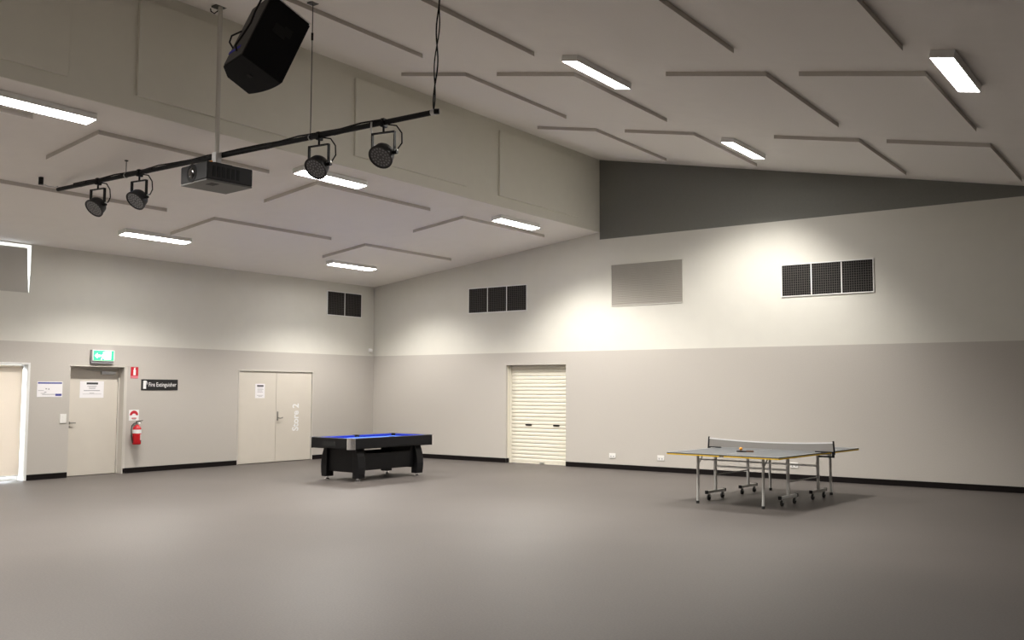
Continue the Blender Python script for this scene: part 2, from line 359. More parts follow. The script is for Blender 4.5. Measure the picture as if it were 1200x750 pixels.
# vertical lettering reads upward
text('lettering', 'Store 2', .262, M_signw, l2, lambda x, y: (-.0212, 1.795-y, .70+x*.83), bold=.008)

# ------------------------------------------------------------------ door_3 : roller shutter in the back wall
d3 = empty('door_3', (RS[0], 0, 0), 0, 'cream ribbed steel roller shutter in a deep opening', kind='structure')
W_ = RS[1]-RS[0]; ys = .17
NS = 26; hs = (2.27-.03)/NS
slat_me = None
for i in range(NS):
    if slat_me is None:
        pr_ = [(0, .0), (-.004, .004), (-.017, hs*.22), (-.019, hs*.5), (-.017, hs*.78), (-.004, hs-.004), (0, hs), (.012, hs), (.012, 0)]
        so = MB().prism(pr_, lambda y, z: (.04, ys+y, z), lambda y, z: (W_-.02, ys+y, z)).build('slat', M_cream, d3, smooth=35); slat_me = so.data
    else:
        so = bpy.data.objects.new('slat', slat_me); COL.objects.link(so); so.parent = d3
    so.location = (0, 0, .03+i*hs)
MB().box((.0, .27, 0), (W_, .30, 2.27)).build('light_blocker', M_cream, d3)  # added sheet behind the slats, stops outside light leaking in
MB().box((.03, ys-.022, 0), (W_-.02, ys+.02, .034)).build('bottom_rail', M_cream, d3, bevel=.003)
for x0, x1 in ((0, .20), (W_-.05, W_)):
    MB().box((x0, ys-.06 if x0 == 0 else ys-.03, 0), (x1 if x0 else .045, ys+.06, 2.27)).build('guide_track', M_cream, d3, bevel=.004)
MB().box((.0, .05, 0), (.008, ys-.06, 2.27)).build('jamb_lining', M_cream, d3)
for x in (.54, 1.31): MB().box((x-.085, ys-.035, .872), (x+.085, ys-.018, .905)).build('handle', M_black, d3, bevel=.004)
MB().box((.86, ys-.045, .01), (.98, ys-.02, .04)).build('lock', M_steel, d3, bevel=.003)

# ------------------------------------------------------------------ door_4 : glazed door behind a drawn blind, daylight at its edges
d4 = empty('door_4', (0, D4[0], 0), 0, 'glazed doorway covered by a drawn cream roller blind', kind='structure')
W_ = D4[1]-D4[0]
fr = MB(); fr.box((-.30, 0, 0), (-.24, .05, 2.14)).box((-.30, W_-.05, 0), (-.24, W_, 2.14)).box((-.30, .05, 2.09), (-.24, W_-.05, 2.14)).box((-.30, .05, 0), (-.24, W_-.05, .05)).box((-.30, W_/2-.04, .05), (-.24, W_/2+.04, 2.09))
fr.build('frame', M_alu, d4, bevel=.003)
for a, b_ in ((.05, W_/2-.04), (W_/2+.04, W_-.05)): MB().box((-.275, a, .05), (-.268, b_, 2.09)).build('pane', M_glass, d4)
ar = MB(); ar.box((-.24, W_-.012, 0), (.015, W_, 2.14)).box((-.24, 0, 2.128), (.015, W_-.012, 2.14)).box((0, W_, .0), (.018, W_+.03, 2.165)).box((0, -.03, 2.14), (.018, W_, 2.165)); ar.build('architrave', M_alu, d4, bevel=.002)
bl = empty('roller_blind', (-.10, D4[0], 0), 0, 'cream roller blind drawn down over the glazed doorway', 'blind')
MB().box((0, .03, .11), (.004, W_-.052, 2.07)).build('fabric', M_blind, bl)
MB().cyl((-.02, .02, 2.085), (-.02, W_-.05, 2.085), .028, n=16).build('roller', M_blind, bl, smooth=40)
MB().box((-.008, .03, .085), (.012, W_-.052, .11)).build('hem_bar', M_alu, bl, bevel=.004)
for y in (.02, W_-.05): MB().box((-.05, y-.008, 2.05), (.012, y+.008, 2.128)).build('bracket', M_alu, bl)

# ------------------------------------------------------------------ window_1 : high window with a blind
w1 = empty('window_1', (0, W1[0], W1[2]), 0, 'high window covered by a grey blind with daylight leaking round it', kind='structure')
W_ = W1[1]-W1[0]; Hh = W1[3]-W1[2]
fr = MB(); fr.box((-.30, 0, 0), (-.24, .04, Hh)).box((-.30, W_-.04, 0), (-.24, W_, Hh)).box((-.30, .04, Hh-.04), (-.24, W_-.04, Hh)).box((-.30, .04, 0), (-.24, W_-.04, .04)).box((-.30, W_/2-.03, .04), (-.24, W_/2+.03, Hh-.04))
fr.build('window_frame', M_alu, w1)
for a, b_ in ((.04, W_/2-.03), (W_/2+.03, W_-.04)): MB().box((-.275, a, .04), (-.268, b_, Hh-.04)).build('pane', M_glass, w1)
bl = empty('window_blind', (-.055, W1[0], W1[2]), 0, 'grey blind hanging a little askew in the high window', 'blind')
MB().prism([(.02, .02), (W_-.008, .02), (W_-.055, Hh-.055), (.02, Hh-.055)], lambda y, z: (0, y, z), lambda y, z: (.004, y, z)).build('fabric', M_blindg, bl)
MB().box((-.008, .02, .0), (.012, W_-.008, .022)).build('hem_bar', M_blindg, bl, bevel=.003)

# ------------------------------------------------------------------ vents
def crate_vent(name, pos, axis, W, H, n, label):
    """egg-crate grille of n modules; axis 'x' lies on the back wall, 'y' on the left wall"""
    root = empty(name, pos, 0 if axis == 'x' else R(90), label, 'vent', 'dark square mesh wall vents')
    fw_ = .022
    fr = MB(); fr.box((-fw_, -.022, -fw_), (W+fw_, 0, 0)).box((-fw_, -.022, H), (W+fw_, 0, H+fw_)).box((-fw_, -.022, 0), (0, 0, H)).box((W, -.022, 0), (W+fw_, 0, H)); fr.build('frame', M_alu, root, bevel=.003)
    MB().box((0, -.004, 0), (W, -.0005, H)).build('backing', M_hole, root)
    step = W/n
    for k in range(n):
        a = k*step + (.011 if k else 0); b_ = (k+1)*step - (.011 if k < n-1 else 0)
        g = MB(); nx, nz = 13, 13
        for i in range(nx+1):
            x = a+(b_-a)*i/nx; g.box((max(a, x-.004), -.016, 0), (min(b_, x+.004), -.004, H))
        for j in range(nz+1):
            z = H*j/nz; g.box((a, -.015, max(0, z-.004)), (b_, -.005, min(H, z+.004)))
        tag(g.build('grille', M_crate, root), kind='stuff')
        if k: MB().box((k*step-.011, -.020, 0), (k*step+.011, -.002, H)).build('mullion', M_alu, root)
    return root
crate_vent('wall_vent', (3.17, UP, 3.55), 'x', 1.70, .58, 3, 'dark three part mesh vent above the roller shutter')
crate_vent('wall_vent', (10.98, UP, 3.535), 'x', 1.72, .595, 3, 'dark three part mesh vent under the charcoal gable')
crate_vent('wall_vent', (-UP, -1.655, 3.55), 'y', 1.16, .575, 2, 'dark two part mesh vent on the door wall near the corner')
lv = empty('louvre_grille', (7.15, UP, 3.535), 0, 'large warm grey louvred grille between the two mesh vents', 'vent')
W_, Hh = 1.695, .89
fr = MB(); fr.box((-.012, -.018, -.02), (W_+.012, 0, 0)).box((-.012, -.016, Hh), (W_+.012, 0, Hh+.01)).box((-.012, -.016, 0), (0, 0, Hh)).box((W_, -.016, 0), (W_+.012, 0, Hh)); fr.build('frame', M_white, lv, bevel=.002)
MB().box((0, -.003, 0), (W_, -.0005, Hh)).build('backing', M_louv, lv)
s = MB(); nl = 24
for i in range(nl):
    z = Hh*(i+.5)/nl; s.add([(0, -.003, z+.010), (W_, -.003, z+.010), (W_, -.015, z-.006), (0, -.015, z-.006), (0, -.003, z+.007), (W_, -.003, z+.007), (W_, -.015, z-.009), (0, -.015, z-.009)], [(0, 1, 2, 3), (7, 6, 5, 4), (3, 2, 6, 7), (0, 3, 7, 4), (1, 5, 6, 2)])
tag(s.build('louvres', M_louv, lv), kind='stuff')

# ------------------------------------------------------------------ signs and fittings on the left wall (local x = along wall away from viewer's left, depth = +X)
def on_left(name, y, z, label, cat, group=None, x=0.0): return empty(name, (x, y, z), R(90), label, cat, group)   # local: +x = world +Y, -y = world +X
def plate(name, root, x0, x1, z0, z1, d0, d1, m, bevel=0.0): return MB().box((x0, -d1, z0), (x1, -d0, z1)).build(name, m, root, bevel=bevel)

# exit sign
ex = on_left('exit_sign', -7.86, 2.185, 'lit green and white exit sign above the single door', 'exit sign')
plate('mount', ex, .0, .47, .0, .265, .0, .055, M_inkg, .006); plate('casing', ex, .01, .475, .045, .262, .055, .075, M_signw, .004)
plate('lit_panel', ex, .03, .455, .058, .248, .075, .0775, M_exitg)
mk = lambda pts, n, m=M_exitw, root=ex, d0=.0775, d1=.0788: MB().prism(pts, lambda x, z: (x, -d0, z), lambda x, z: (x, -d1, z)).build(n, m, root)
mk([(.262, .075), (.262, .235), (.395, .235), (.395, .075)], 'door_symbol')
mk([(.05, .150), (.11, .205), (.11, .172), (.165, .172), (.165, .128), (.11, .128), (.11, .095)], 'arrow_symbol')
mk([(.176, .075), (.196, .07), (.225, .108), (.246, .085), (.262, .073), (.268, .085), (.246, .12), (.236, .155), (.262, .150), (.262, .165), (.225, .178), (.190, .165), (.178, .135), (.190, .132), (.200, .150), (.212, .155), (.214, .128)], 'runner_symbol')
MB().cyl((.240, -.0775, .205), (.240, -.0788, .205), .018, n=14).build('runner_symbol', M_exitw, ex)

# fire extinguisher location sign (red, hanging above)
rs_ = on_left('red_extinguisher_sign', -6.975, 1.90, 'small red sign with white extinguisher symbol beside the door frame', 'sign')
plate('plate', rs_, 0, .165, 0, .232, 0, .006, M_red)
plate('footer', rs_, .0, .165, .0, .05, .006, .0068, mat('sign_pink_red', (.72, .22, .26), .5)); 
mk([(.055, .065), (.055, .17), (.068, .185), (.068, .20), (.058, .212), (.10, .222), (.102, .21), (.095, .20), (.095, .185), (.108, .17), (.108, .065)], 'extinguisher_symbol', M_signw, rs_, .006, .0072)

# black 'Fire Extinguisher' sign
fs = on_left('fire_extinguisher_sign', -6.735, 1.66, 'long black sign with white lettering Fire Extinguisher', 'sign')
plate('plate', fs, 0, .86, 0, .225, 0, .008, M_signk, .002)
mk([(.045, .03), (.045, .155), (.052, .165), (.04, .17), (.045, .19), (.075, .20), (.115, .195), (.132, .17), (.138, .12), (.126, .12), (.122, .16), (.112, .165), (.112, .03)], 'extinguisher_symbol', M_signw, fs, .008, .0092)
text('lettering', 'Fire Extinguisher', .115, M_signw, fs, lambda x, y: (.165+x*.84, -.0092, .078+y*1.05), bold=.0006)

# round-topped tag above the extinguisher
tg = on_left('extinguisher_tag', -6.985, 1.05, 'white tag with red arc above the fire extinguisher', 'sign')
plate('plate', tg, 0, .22, 0, .215, 0, .004, M_signw)
arc = [(.11+.095*math.cos(R(a)), .105+.095*math.sin(R(a))) for a in range(0, 181, 12)]+[(.11+.045*math.cos(R(a)), .105+.035*math.sin(R(a))) for a in range(180, -1, -20)]
mk(arc, 'arc_print', M_red, tg, .004, .0048)
plate('text_bar', tg, .06, .165, .035, .055, .004, .0048, M_red); plate('text_bar', tg, .08, .15, .012, .024, .004, .0048, M_inkg)

# extinguisher
fe = on_left('fire_extinguisher', -6.862, .57, 'red fire extinguisher with white band hung on the wall', 'fire extinguisher', x=.0)
C = (0, -.105)
MB().lathe((C[0], C[1], 0), (0, 0, 1), [(0, .070), (.006, .080), (.03, .084), (.30, .084), (.335, .078), (.365, .055), (.385, .030), (.40, .026)], 24).build('cylinder', M_redp, fe, smooth=50)
MB().lathe((C[0], C[1], .225), (0, 0, 1), [(0, .0845), (0, .0855), (.075, .0855), (.075, .0845)], 24).build('white_band', M_signw, fe, smooth=30)
def curved(name, z0, z1, a0, a1, m):
    n = 8; mb = MB(); vs = []
    for i in range(n+1):
        t = R(a0+(a1-a0)*i/n)
        for z in (z0, z1): vs.append((C[0]+.0855*math.cos(t), C[1]+.0855*math.sin(t), z))
    mb.add(vs, [(2*i, 2*i+2, 2*i+3, 2*i+1) for i in range(n)]); return mb.build(name, m, fe, smooth=40)
curved('instruction_label', .09, .21, -75, 10, mat('label_silver_pink', (.62, .50, .50), .5)); curved('instruction_label', .055, .085, -70, 5, M_ink)
v = MB(); v.cyl((0, C[1], .39), (0, C[1], .44), .022, n=14); v.box((-.02, C[1]-.03, .42), (.02, C[1]+.03, .455)); v.build('valve', M_steel, fe, smooth=40)
v = MB(); v.prism([(.0, .445), (.14, .475), (.145, .485), (.0, .465)], lambda x, z: (x-.02, C[1]-.012, z), lambda x, z: (x-.02, C[1]+.012, z)); v.prism([(.0, .43), (.11, .435), (.11, .445), (.0, .44)], lambda x, z: (x-.02, C[1]-.012, z), lambda x, z: (x-.02, C[1]+.012, z)); v.build('squeeze_handle', M_black, fe)
MB().tube([(-.02, C[1], .43), (-.07, C[1], .425), (-.115, C[1], .38), (-.125, C[1], .30), (-.118, C[1], .18), (-.098, C[1], .08), (-.088, C[1], .04)], .011, 10).build('hose', M_rubber, fe, smooth=60)
MB().cyl((.03, C[1]-.035, .43), (.03, C[1]-.048, .43), .017, n=14).build('gauge', M_signw, fe, smooth=40)
v = MB(); v.box((-.03, -.025, .15), (.03, 0, .40)).box((-.012, -.09, .375), (.012, -.02, .395)); v.build('wall_bracket', M_steel, fe)

# blue/white notice, switches
bn = on_left('emergency_notice', -8.885, 1.53, 'landscape white notice with blue header left of the single door', 'notice')
plate('sheet', bn, 0, .49, 0, .29, 0, .005, M_paper); plate('header_bar', bn, .012, .478, .25, .278, .005, .0058, M_blue); plate('logo_block', bn, .355, .475, .022, .062, .005, .0058, M_blue)
plate('print_line', bn, .02, .13, .118, .126, .005, .0058, M_inkg); plate('print_line', bn, .10, .35, .045, .056, .005, .0058, M_inkg); plate('print_line', bn, .07, .16, .065, .073, .005, .0058, M_inkg)
plate('print_mark', bn, .16, .19, .145, .165, .005, .0058, M_inkg); plate('print_mark', bn, .215, .235, .135, .165, .005, .0058, M_inkg); plate('print_mark', bn, .14, .18, .085, .10, .005, .0058, M_inkg)
sw = on_left('light_switch', -8.425, 1.035, 'white double light switch plate beside the single door', 'switch')
plate('plate', sw, 0, .125, 0, .175, 0, .012, M_plate, .004); plate('rocker', sw, .045, .08, .10, .14, .012, .018, M_plate, .002); plate('rocker', sw, .045, .08, .035, .075, .012, .018, M_plate, .002)
# papers taped to the doors
pn = on_left('door_notice', -8.045+.10, 1.51, 'white landscape notice taped to the single door', 'notice', x=-.175)
plate('sheet', pn, 0, .50, 0, .325, 0, .002, M_paper)
plate('heading', pn, .135, .375, .262, .302, .002, .0028, M_ink)
for a, b_, z in ((.15, .35, .225), (.18, .33, .20), (.19, .32, .178)): plate('print_line', pn, a, b_, z, z+.010, .002, .0028, M_inkg)
plate('print_line', pn, .08, .42, .135, .150, .002, .0028, M_inkg); plate('print_line', pn, .06, .45, .072, .078, .002, .0028, M_inkg); plate('print_line', pn, .20, .30, .088, .096, .002, .0028, M_inkg)
ps = on_left('store_notice', -3.815, 1.485, 'white portrait notice taped to the store door', 'notice', x=-.022)
plate('sheet', ps, 0, .275, 0, .33, 0, .002, M_paper); plate('heading', ps, .05, .235, .262, .298, .002, .0028, M_ink)
for a, b_, z in ((.06, .22, .225), (.06, .23, .195), (.06, .20, .165), (.06, .22, .135), (.05, .23, .06), (.09, .20, .035)): plate('print_line', ps, a, b_, z, z+.009, .002, .0028, M_inkg)
# power points on the back wall
for (x, z, lb) in ((7.08, .235, 'white double power point beside the roller shutter'), (8.24, .235, 'white double power point between the shutter and the table tennis table'), (11.08, .225, 'white double power point behind the table tennis table')):
    gp = empty('power_point', (x, 0, z), 0, lb, 'power point', 'power points on the back wall')
    plate('plate', gp, 0, .155, 0, .105, 0, .012, M_plate, .004)
    for k in (.035, .10): plate('rocker', gp, k, k+.02, .07, .088, .012, .017, M_plate, .001); plate('socket', gp, k-.004, k+.024, .022, .05, .012, .0125, M_inkg)
# motion sensor in the corner
ms = on_left('motion_sensor', -.16, 2.66, 'small white motion sensor in the corner of the walls', 'sensor', x=-UP)
MB().lathe((0, 0, .05), (.35, -.9, -.2), [(0, .030), (.03, .048), (.06, .05), (.085, .035), (.095, .012)], 18).build('sensor_head', M_plate, ms, smooth=50)
plate('back_plate', ms, -.035, .035, .0, .10, 0, .012, M_plate, .003)

# ------------------------------------------------------------------ pool table
pt = empty('pool_table', (4.50, -4.60, 0), R(-1), 'black pool table with blue cloth and chrome corner caps', 'pool table')
HW, HL, TOP = .575, 1.135, .80
rim = MB()
for (x0, x1, y0, y1) in ((-HW, -HW+.115, -HL+.09, HL-.09), (HW-.115, HW, -HL+.09, HL-.09), (-HW+.09, HW-.09, -HL, -HL+.115), (-HW+.09, HW-.09, HL-.115, HL)):
    rim.box((x0, y0, .615), (x1, y1, TOP))
rim.build('rail_frame', M_wood, pt, bevel=.008)
MB().box((-HW+.06, -HL+.06, .60), (HW-.06, HL-.06, .74)).build('slate_bed', M_wood, pt)
MB().box((-HW+.11, -HL+.11, .74), (HW-.11, HL-.11, .757)).build('playing_cloth', M_cloth, pt)
def cushion(x0, y0, x1, y1, nx, ny):
    a, b_ = Vector((x0, y0, 0)), Vector((x1, y1, 0)); n = Vector((nx, ny, 0)); d = (b_-a).normalized()
    pr_ = [(0, .757), (0, .797), (.045, .793), (.03, .757)]
    return MB().prism(pr_, lambda q, z: a+n*q+d*(.05*q/.045)+Vector((0, 0, z)), lambda q, z: b_+n*q-d*(.05*q/.045)+Vector((0, 0, z))).build('cushion', M_cush, pt)
ix, iy = HW-.115, HL-.115
for s in (-1, 1):
    cushion(-ix+.06, s*iy, ix-.06, s*iy, 0, -s)
    cushion(s*ix, -iy+.06, s*ix, -.065, -s, 0); cushion(s*ix, .065, s*ix, iy-.06, -s, 0)
for sx in (-1, 1):
    for sy in (-1, 0, 1):
        cx_, cy_ = sx*(HW-.085 if sy else HW-.075), sy*(HL-.085)
        MB().lathe((cx_, cy_, .70), (0, 0, 1), [(0, .035), (.06, .052), (.103, .056), (.103, .044), (.02, .03)], 18).build('pocket', M_black, pt, smooth=40)
for sx in (-1, 1):
    for sy in (-1, 1):
        cap = [(0, 0)]; r_ = .095; n = 8
        cx_, cy_ = sx*(HW-r_), sy*(HL-r_)
        arc_ = [(cx_+sx*(r_+.006)*math.cos(t*math.pi/2/n), cy_+sy*(r_+.006)*math.sin(t*math.pi/2/n)) for t in range(n+1)]
        pl = [(cx_, cy_)] + arc_
        MB().prism(pl, lambda x, y: (x, y, .60), lambda x, y: (x, y, .792)).build('corner_block', M_wood, pt)
        inner = [(cx_+sx*(r_-.06)*math.cos(t*math.pi/2/n), cy_+sy*(r_-.06)*math.sin(t*math.pi/2/n)) for t in range(n, -1, -1)]
        k = MB()
        arc2 = [(cx_+sx*(r_+.014)*math.cos(t*math.pi/2/n), cy_+sy*(r_+.014)*math.sin(t*math.pi/2/n)) for t in range(n+1)]
        k.prism(arc2+[arc_[n], *reversed(arc_[:-1])], lambda x, y: (x, y, .60), lambda x, y: (x, y, .808))
        k.prism(arc2+inner, lambda x, y: (x, y, .80), lambda x, y: (x, y, .808))
        k.build('corner_cap', M_chrome, pt, smooth=35)
# ball return slot on the end
for sy in (-1, 1): MB().box((-.17, sy*HL-.004, .66), (.17, sy*HL+.004, .725)).build('ball_slot', M_hole, pt)
# legs with a curved outer profile
FX, FY = .43, .83
for sx in (-1, 1):
    for sy in (-1, 1):
        prof = [(.10, .06), (-.035, .06), (-.05, .14), (-.058, .25), (-.05, .36), (-.03, .46), (-.0, .54), (.02, .60), (.10, .60)]
        pl = [(sx*(FX+.02 - q), z) for q, z in prof]
        lg = MB().prism(pl, lambda x, z: (x, sy*(FY-.13), z), lambda x, z: (x, sy*(FY+.05), z)).build('leg', M_wood, pt, bevel=.006)
        fo = MB(); fo.lathe((sx*(FX-.02), sy*(FY-.03), 0), (0, 0, 1), [(0, .05), (.012, .052), (.022, .03), (.03, .02), (.065, .02)], 18); fo.build('foot', M_chrome, lg, smooth=40)
for sy in (-1, 1): MB().prism([(-.36, .16), (.36, .16), (.36, .60), (-.36, .60)], lambda x, z: (x, sy*(FY-.03), z), lambda x, z: (x, sy*FY, z)).build('end_panel', M_wood, pt)
for sx in (-1, 1):
    pl = [(-.72, .19), (.72, .19), (.72, .60), (.64, .60), (.60, .50), (-.60, .50), (-.64, .60), (-.72, .60)]
    MB().prism(pl, lambda y, z: (sx*.37, y, z), lambda y, z: (sx*.40, y, z)).build('side_panel', M_wood, pt)

# ------------------------------------------------------------------ table tennis table
tt = empty('table_tennis_table', (11.95, -3.44, 0), R(-4), 'grey table tennis table with yellow edges on silver wheeled frame', 'table tennis table')
TW, TL, TZ = .90, 1.525, .765
for s in (-1, 1):
    y0, y1 = (s*.004, s*TL) if s > 0 else (s*TL, s*.004)
    bd = MB().box((-TW, y0, TZ-.018), (TW, y1, TZ)).build('table_half', M_ttop, tt, bevel=.002)
    ed = MB(); t = .0015
    ed.box((-TW-t, y0, TZ-.036), (TW+t, y0+.02, TZ-.0185)); ed.box((-TW-t, y1-.02, TZ-.036), (TW+t, y1, TZ-.0185)); ed.box((-TW-t, y0+.02, TZ-.036), (-TW+.02, y1-.02, TZ-.0185)); ed.box((TW-.02, y0+.02, TZ-.036), (TW+t, y1-.02, TZ-.0185))
    ed.build('yellow_edge', M_yel, bd)
    ln = MB(); lw = .016; z0, z1 = TZ, TZ+.0012
    ln.box((-TW+.004, y0, z0), (-TW+lw, y1, z1)); ln.box((TW-lw, y0, z0), (TW-.004, y1, z1)); ye = s*TL; ln.box((-TW+lw, min(ye, ye-s*lw), z0), (TW-lw, max(ye-s*.004, ye-s*lw), z1)); ln.box((-.003, y0, z0), (.003, y1-lw, z1))
    ln.build('white_lines', M_wline, bd)
    MB().cyl((-TW+.2, s*.10, TZ-.05), (TW-.2, s*.10, TZ-.05), .014, n=10).build('cross_tube', M_silver, tt, smooth=40)
    MB().box((-.02, min(s*TL, s*TL-s*.004)-.003 if s > 0 else s*TL-.003, TZ-.034), (.05, max(s*TL, s*TL+.003), TZ-.02)).build('maker_plate', M_black, bd)
    # end legs and brace
    for sx in (-1, 1):
        lx, ly = sx*.53, s*1.24
        lg = MB().tube([(lx, ly-s*.0, TZ-.036), (lx, ly+s*.0, .30), (lx, ly+s*.015, .03)], .021, 12).build('leg', M_silver, tt, smooth=50)
        MB().cyl((lx, ly+s*.015, 0), (lx, ly+s*.015, .04), .025, n=12).build('foot', M_rubber, lg, smooth=40)
        MB().tube([(lx, ly, TZ-.20), (lx+.0, ly-s*.17, TZ-.04)], .008, 6).build('brace', M_silver, lg, smooth=50)
    MB().cyl((-.53, s*1.24, .655 if s > 0 else .66), (.53, s*1.24, .655 if s > 0 else .66), .011, n=8).build('leg_stretcher', M_silver, tt, smooth=40)
    # wheeled undercarriage posts
    for sx in (-1, 1):
        px, py = sx*.60, s*.56
        po = MB().box((px-.018, py-.022, .14), (px+.018, py+.022, TZ-.036)).build('post', M_silver, tt, bevel=.003)
        wb_ = MB().box((px-.02, py-.29, .105), (px+.02, py+.29, .145)).build('wheel_bar', M_silver if (sx > 0 and s < 0) else M_steel, tt, bevel=.003)
        for e in (-1, 1):
            MB().box((px-.023, py+e*.29-.012, .10), (px+.023, py+e*.29+.012, .15)).build('end_cap', M_black, wb_)
            ca = MB(); ca.cyl((px, py+e*.22, .105), (px, py+e*.22, .085), .012, n=8); ca.prism([(-.02, .05), (.02, .05), (.012, .095), (-.012, .095)], lambda y, z: (px-.022, py+e*.22+y, z), lambda y, z: (px-.018, py+e*.22+y, z)); ca.prism([(-.02, .05), (.02, .05), (.012, .095), (-.012, .095)], lambda y, z: (px+.018, py+e*.22+y, z), lambda y, z: (px+.022, py+e*.22+y, z))
            ca.build('caster_fork', M_steel, wb_)
            MB().lathe((px-.016, py+e*.22, .045), (1, 0, 0), [(0, .036), (.004, .045), (.028, .045), (.032, .036)], 18).build('wheel', M_rubber, wb_, smooth=40)
    MB().box((-.60, s*.56-.014, .50), (.60, s*.56+.014, .528)).build('cross_bar', M_steel, tt, bevel=.003)
for sx in (-1, 1):
    MB().tube([(sx*.60, -.56, .34 if sx > 0 else .38), (sx*.60, .56, .34 if sx > 0 else .38)], .010, 8).build('link_bar', M_steel, tt, smooth=40)

# net
nt_ = empty('table_tennis_net', (11.95, -3.44, TZ+.001), R(-4), 'grey net with white top tape clamped across the table tennis table', 'net')
NX0, NX1 = -1.02, 1.09
n = 20; vs = []; vt = []
for i in range(n+1):
    t = i/n; x = NX0+(NX1-NX0)*t; sag = .034*(1-(2*t-1)**2)
    vs += [(x, 0, .012), (x, 0, .150-sag)]; vt.append((x, .150-sag))
m_ = MB(); k = 2
m_.add([(x, -.001, z) for x, _, z in vs]+[(x, .001, z) for x, _, z in vs], [(2*i, 2*i+2, 2*i+3, 2*i+1) for i in range(n)]+[(2*(n+1)+2*i+1, 2*(n+1)+2*i+3, 2*(n+1)+2*i+2, 2*(n+1)+2*i) for i in range(n)])
m_.build('net_mesh', M_net, nt_)
m_ = MB()
for i in range(n):
    (xa, za), (xb_, zb_) = vt[i], vt[i+1]
    m_.add([(xa, -.004, za-.010), (xb_, -.004, zb_-.010), (xb_, -.004, zb_+.010), (xa, -.004, za+.010), (xa, .004, za-.010), (xb_, .004, zb_-.010), (xb_, .004, zb_+.010), (xa, .004, za+.010)], [(0, 1, 2, 3), (7, 6, 5, 4), (3, 2, 6, 7), (0, 4, 5, 1)])
m_.build('top_tape', M_wline, nt_)
for x, sx in ((NX0, -1), (NX1, 1)):
    MB().tube([(x, 0, -.02), (x-sx*0.0+sx*-.012, 0, .178)] if False else [(x+sx*.006, 0, -.03), (x-sx*.010, 0, .175)], .013, 10).build('post', M_black, nt_, smooth=50)
    e = sx*TW
    c_ = MB(); c_.box((min(x, e-sx*.10), -.025, .0005), (max(x, e-sx*.10), .025, .016)); c_.box((min(x, e-sx*.05), -.02, -.075), (max(x, e-sx*.05), .02, -.050)); c_.box((min(x, x-sx*.03), -.02, -.075), (max(x, x-sx*.03), .02, .016)); c_.build('clamp', M_black, nt_, bevel=.003)
# ball and bat
ball = MB().lathe((0, 0, 0), (0, 0, 1), [(.025-.025*math.cos(R(a)), max(.0005, .025*math.sin(R(a)))) for a in range(0, 181, 15)], 18).build('table_tennis_ball', M_orange, smooth=80)
ball.location = (11.80, -4.10, TZ+.0165); tag(ball, 'orange ball on the bat on the table', 'ball')
bt = empty('table_tennis_bat', (11.84, -4.16, TZ+.0015), R(8), 'dark table tennis bat lying on the table', 'bat')
MB().lathe((0, 0, 0), (0, 0, 1), [(0, .078), (.001, .08), (.013, .08), (.014, .078)], 22).build('blade', M_black, bt, smooth=40)
MB().box((.07, -.014, .0), (.18, .014, .022)).build('handle', mat('bat_handle_wood', (.16, .08, .04), .6), bt, bevel=.005)

# ------------------------------------------------------------------ lighting bar
PA, PB = Vector((3.56, -10.55, 4.722)), Vector((10.95, -10.35, 4.72))
bar = empty('lighting_bar', PA, 0, 'long black pipe hung from the ceiling carrying spotlights and projector', 'lighting bar')
MB().cyl((0, 0, 0), PB-PA, .030, n=16).build('pipe', M_blackm, bar, smooth=40)
on_pipe = lambda x: PA + (PB-PA)*((x-PA.x)/(PB.x-PA.x))
d_ = PB-PA
MB().cyl(d_-Vector((.05, 0, 0)), d_+Vector((.012, 0, 0)), .034, n=16).build('end_cap', M_steel, bar, smooth=40)
MB().cyl(d_+Vector((.0, -.02, 0)), d_+Vector((.05, .01, -.0)), .03, n=12).build('end_knob', M_black, bar, smooth=40)
for x in (4.25, 5.85, 8.3, 9.5): 
    q = on_pipe(x)-PA; MB().cyl(q-Vector((.09, 0, 0)), q+Vector((.09, 0, .003)), .0335, n=14).build('tape_wrap', M_black, bar, smooth=40)
# power lead running along the pipe
MB().tube([on_pipe(4.0+i*.345)-PA+Vector((0, -.012+.01*math.sin(i*1.7), .034+.008*math.sin(i*2.3))) for i in range(19)], .010, 6).build('power_lead', M_black, bar, smooth=60)
# suspension wires and poles
def wire(x, zc, label, r=.006, turn=True):
    q = on_pipe(x); root = empty('suspension_wire', (q.x, q.y, q.z), 0, label, 'wire', 'wires holding up the lighting bar')
    h_ = zc-q.z
    MB().cyl((0, 0, .03), (0, 0, h_), r, n=8).build('cable', M_wire, root, smooth=40)
    pw = .05 if turn else .018
    MB().box((-pw, -pw, h_-.015), (pw, pw, h_)).build('ceiling_plate', M_wire, root)
    if turn: MB().cyl((0, 0, h_*.72), (0, 0, h_*.72+.09), .014, n=10).build('turnbuckle', M_black, root, smooth=40)
    c_ = MB(); c_.tube([(0, .035*math.cos(R(a)), .035*math.sin(R(a))) for a in range(0, 361, 30)], .007, 6); c_.build('loop', M_steel, root, smooth=60)
    return root
wire(9.02, hiz(9.02), 'thin suspension wire with turnbuckle from the high ceiling to the lighting bar')
wire(5.30, lowz(5.30)-PT, 'short suspension wire from the low ceiling panel to the lighting bar', .005, False)
pole = empty('drop_pole', (7.37, -10.513, 4.612), 0, 'pale pole dropping from the ceiling beside the bulkhead to the projector', 'pole')
MB().cyl((0, 0, .02), (0, 0, hiz(7.37)-4.612), .030, n=16).build('tube', M_pole, pole, smooth=40)
MB().box((-.10, -.07, hiz(7.37)-4.612-.02), (.08, .07, hiz(7.37)-4.612+.0)).build('ceiling_flange', M_wire, pole)
